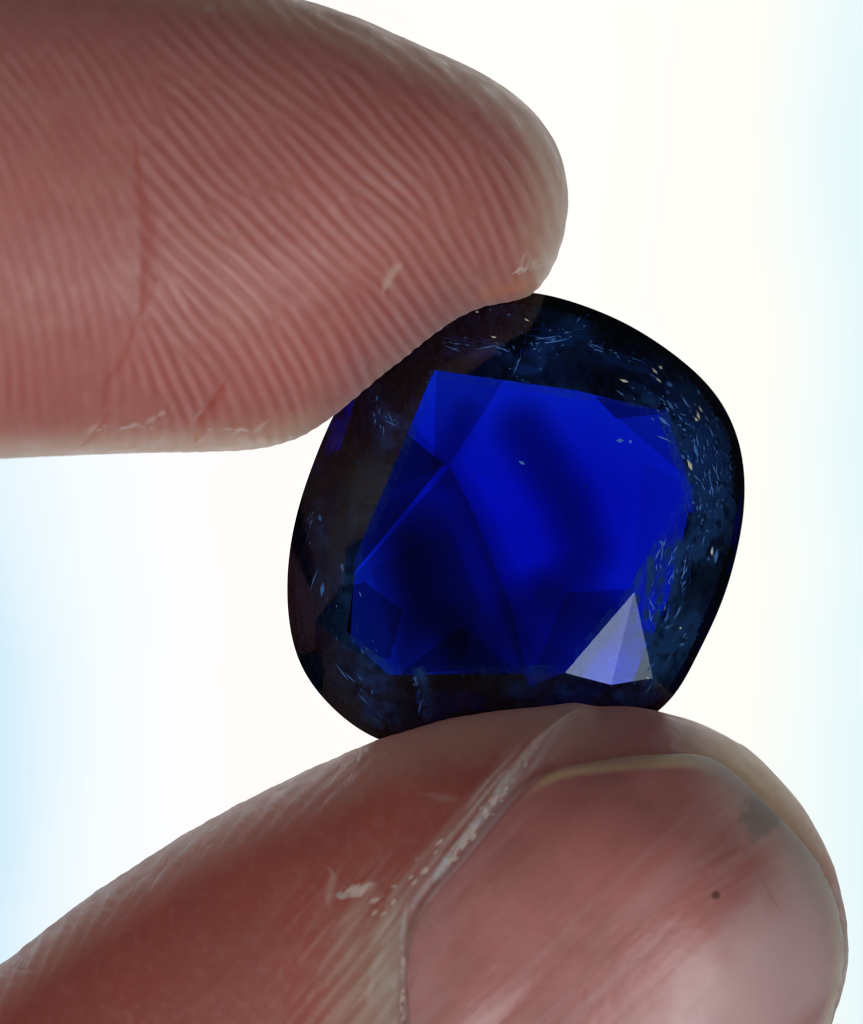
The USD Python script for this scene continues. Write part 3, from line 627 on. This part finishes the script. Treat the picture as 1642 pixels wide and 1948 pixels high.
# ---- thumb nail
rad = 1 - (1 - np.linspace(0, 1, 170)) ** 1.25
rad[0] = 1e-3
pxn = cN[0] + rad[:, None] * (nb_[:, 0] - cN[0]); pyn = cN[1] + rad[:, None] * (nb_[:, 1] - cN[1])
edge = np.linalg.norm(nb_ - cN, axis=1) * (1 - rad[:, None])           # pixels from the nail's border
yf = thumb_front(pxn, pyn)
tn, wn = pxn * A_[0] + pyn * A_[1], pxn * B_[0] + pyn * B_[1]
n_noise = meshkit.fbm(np.stack([wn / 26, tn / 300, 0 * wn], -1), 3, 55)
n_noise2 = meshkit.fbm(np.stack([pxn / 14, pyn / 14, 0 * wn], -1), 3, 56)
sunk = smoothstep(60, -40, (pxn - 800) * 0.69 + (pyn - 1720) * 0.722 - 60) + smoothstep(900, 760, pxn)
sunk = np.clip(sunk, 0, 1)
lift = 0.15 * MM * np.sqrt(np.clip(edge / 22, 0, 1)) * (1 - sunk * smoothstep(150, 0, edge)) + 0.03 * MM + 0.06 * MM * (1 - sunk) - 0.10 * MM * sunk * smoothstep(16, 0, edge)
t0_, w0_ = cN @ A_, 2060.0
flat = 0.5 * smoothstep(60, 300, edge)
yf = yf * (1 - flat) + flat * (yf[0].mean() + ((wn - w0_) * S) ** 2 / (2 * 16 * MM) + 0.05 * (TIP - 450 - tn) * S * 0)
yN = yf - lift - (n_noise - 0.5) * 0.030 * MM - (n_noise2 - 0.5) * 0.012 * MM
top = P(pxn, pyn, yN)
nr, na = pxn.shape
rimp = P(nb_[:, 0], nb_[:, 1], yN[-1] + 0.45 * MM)
vN = np.vstack([top.reshape(-1, 3), rimp, P(*cN, yN[0].mean())[None], P(*cN, yN[0].mean() + 0.9 * MM)[None]])
i, j = np.meshgrid(np.arange(nr), np.arange(na), indexing='ij'); i, j = i[:nr], j
jj = (j + 1) % na
fN = np.vstack([np.stack([i * na + j, i * na + jj, (i + 1) * na + jj], -1).reshape(-1, 3), np.stack([i * na + j, (i + 1) * na + jj, (i + 1) * na + j], -1).reshape(-1, 3)])
k = np.arange(na); k1 = (k + 1) % na; c0 = (nr + 1) * na
fN = np.vstack([fN, np.stack([k1, k, 0 * k + c0], -1), np.stack([nr * na + k, nr * na + k1, 0 * k + c0 + 1], -1)])
mN = trimesh.Trimesh(vN, fN, process=False)
if mN.volume < 0: mN.invert()
# nail colours: pink bed, pale free edge, grey bruise at the corner, specks
px, py = to_px(np.asarray(mN.vertices))
e_all = np.concatenate([edge.ravel(), np.zeros(na), [500, 500]])
cn = np.ones((len(px), 3)) * C(0.53, 0.20, 0.18)
def nb2(mask, c, k=1.0):
    global cn
    m = np.clip(mask * k, 0, 1)[:, None]; cn = cn * (1 - m) + C(*c) * m
t_, w_ = px * A_[0] + py * A_[1], px * B_[0] + py * B_[1]
nz = meshkit.fbm(np.stack([px / 60, py / 60, 0 * px], -1), 4, 61)
nz2 = meshkit.fbm(np.stack([w_ / 22, t_ / 260, 0 * px], -1), 3, 62)
nb2(smoothstep(0.45, 0.75, nz), (0.42, 0.17, 0.15), 0.5)
nb2(smoothstep(0.45, 0.7, nz2), (0.53, 0.29, 0.27), 0.4)
nb2(smoothstep(2190, 2330, w_ + 0.10 * (t_ + 400) + 60 * (nz - 0.5)) * smoothstep(2500, 2430, w_), (0.72, 0.51, 0.50), 0.85)  # window sheen painted as paler nail across the lower right
nb2(smoothstep(0.52, 0.60, meshkit.fbm(np.stack([(px * 0.5 + py * 0.87) / 9, (px * 0.87 - py * 0.5) / 120, 0 * px], -1), 3, 66)) * smoothstep(1180, 1380, px), (0.68, 0.46, 0.44), 0.14)
free = smoothstep(34, 20, e_all) * smoothstep(980, 1060, px) * smoothstep(1760, 1640, py)
nb2(free * smoothstep(1400, 1320, px), (0.78, 0.50, 0.29), 0.95)
nb2(smoothstep(26, 10, e_all) * smoothstep(1380, 1500, px), (0.70, 0.46, 0.31), 0.8)
nb2(smoothstep(110, 20, e_all) * smoothstep(1290, 1400, px) * smoothstep(1800, 1640, py), (0.62, 0.48, 0.42), 0.6)
nb2(smoothstep(46, 20, np.hypot(px - 1448, (py - 1546) * 0.85) + 60 * (meshkit.fbm(np.stack([px / 22, py / 22, 0 * px], -1), 3, 67) - 0.5)), (0.17, 0.18, 0.16), 0.5)
nb2(smoothstep(7, 2, np.abs((py - 1630) - 1.1 * (px - 1410) + 18 * np.sin(px / 22))) * smoothstep(1395, 1415, px) * smoothstep(1500, 1470, px), (0.42, 0.22, 0.2), 0.4)
nb2(smoothstep(11, 5, np.hypot(px - 1362, py - 1703)), (0.12, 0.07, 0.03), 0.85)
mN_pts = np.asarray(mN.vertices)
nail_mat = mat('nail', {
    'c': ('attribute', {'attribute': 'skin_color'}),
    'g': ('geometry', {}),
    'rn': ('noise_texture', {'scale': 900.0, 'detail': 3.0}),
    'rr': ('map_range', {'from_min': 0.3, 'from_max': 0.7, 'to_min': 0.30, 'to_max': 0.44}),
    'p': ('principled_bsdf', {'subsurface_weight': 0.35, 'subsurface_scale': 0.0004, 'subsurface_radius': (1.0, 0.6, 0.5), 'specular_ior_level': 0.55, 'ior': 1.55})},
    [('c.color', 'p.base_color'), ('g.position', 'rn.vector'), ('rn.fac', 'rr.value'), ('rr.result', 'p.roughness')], 'p.BSDF')
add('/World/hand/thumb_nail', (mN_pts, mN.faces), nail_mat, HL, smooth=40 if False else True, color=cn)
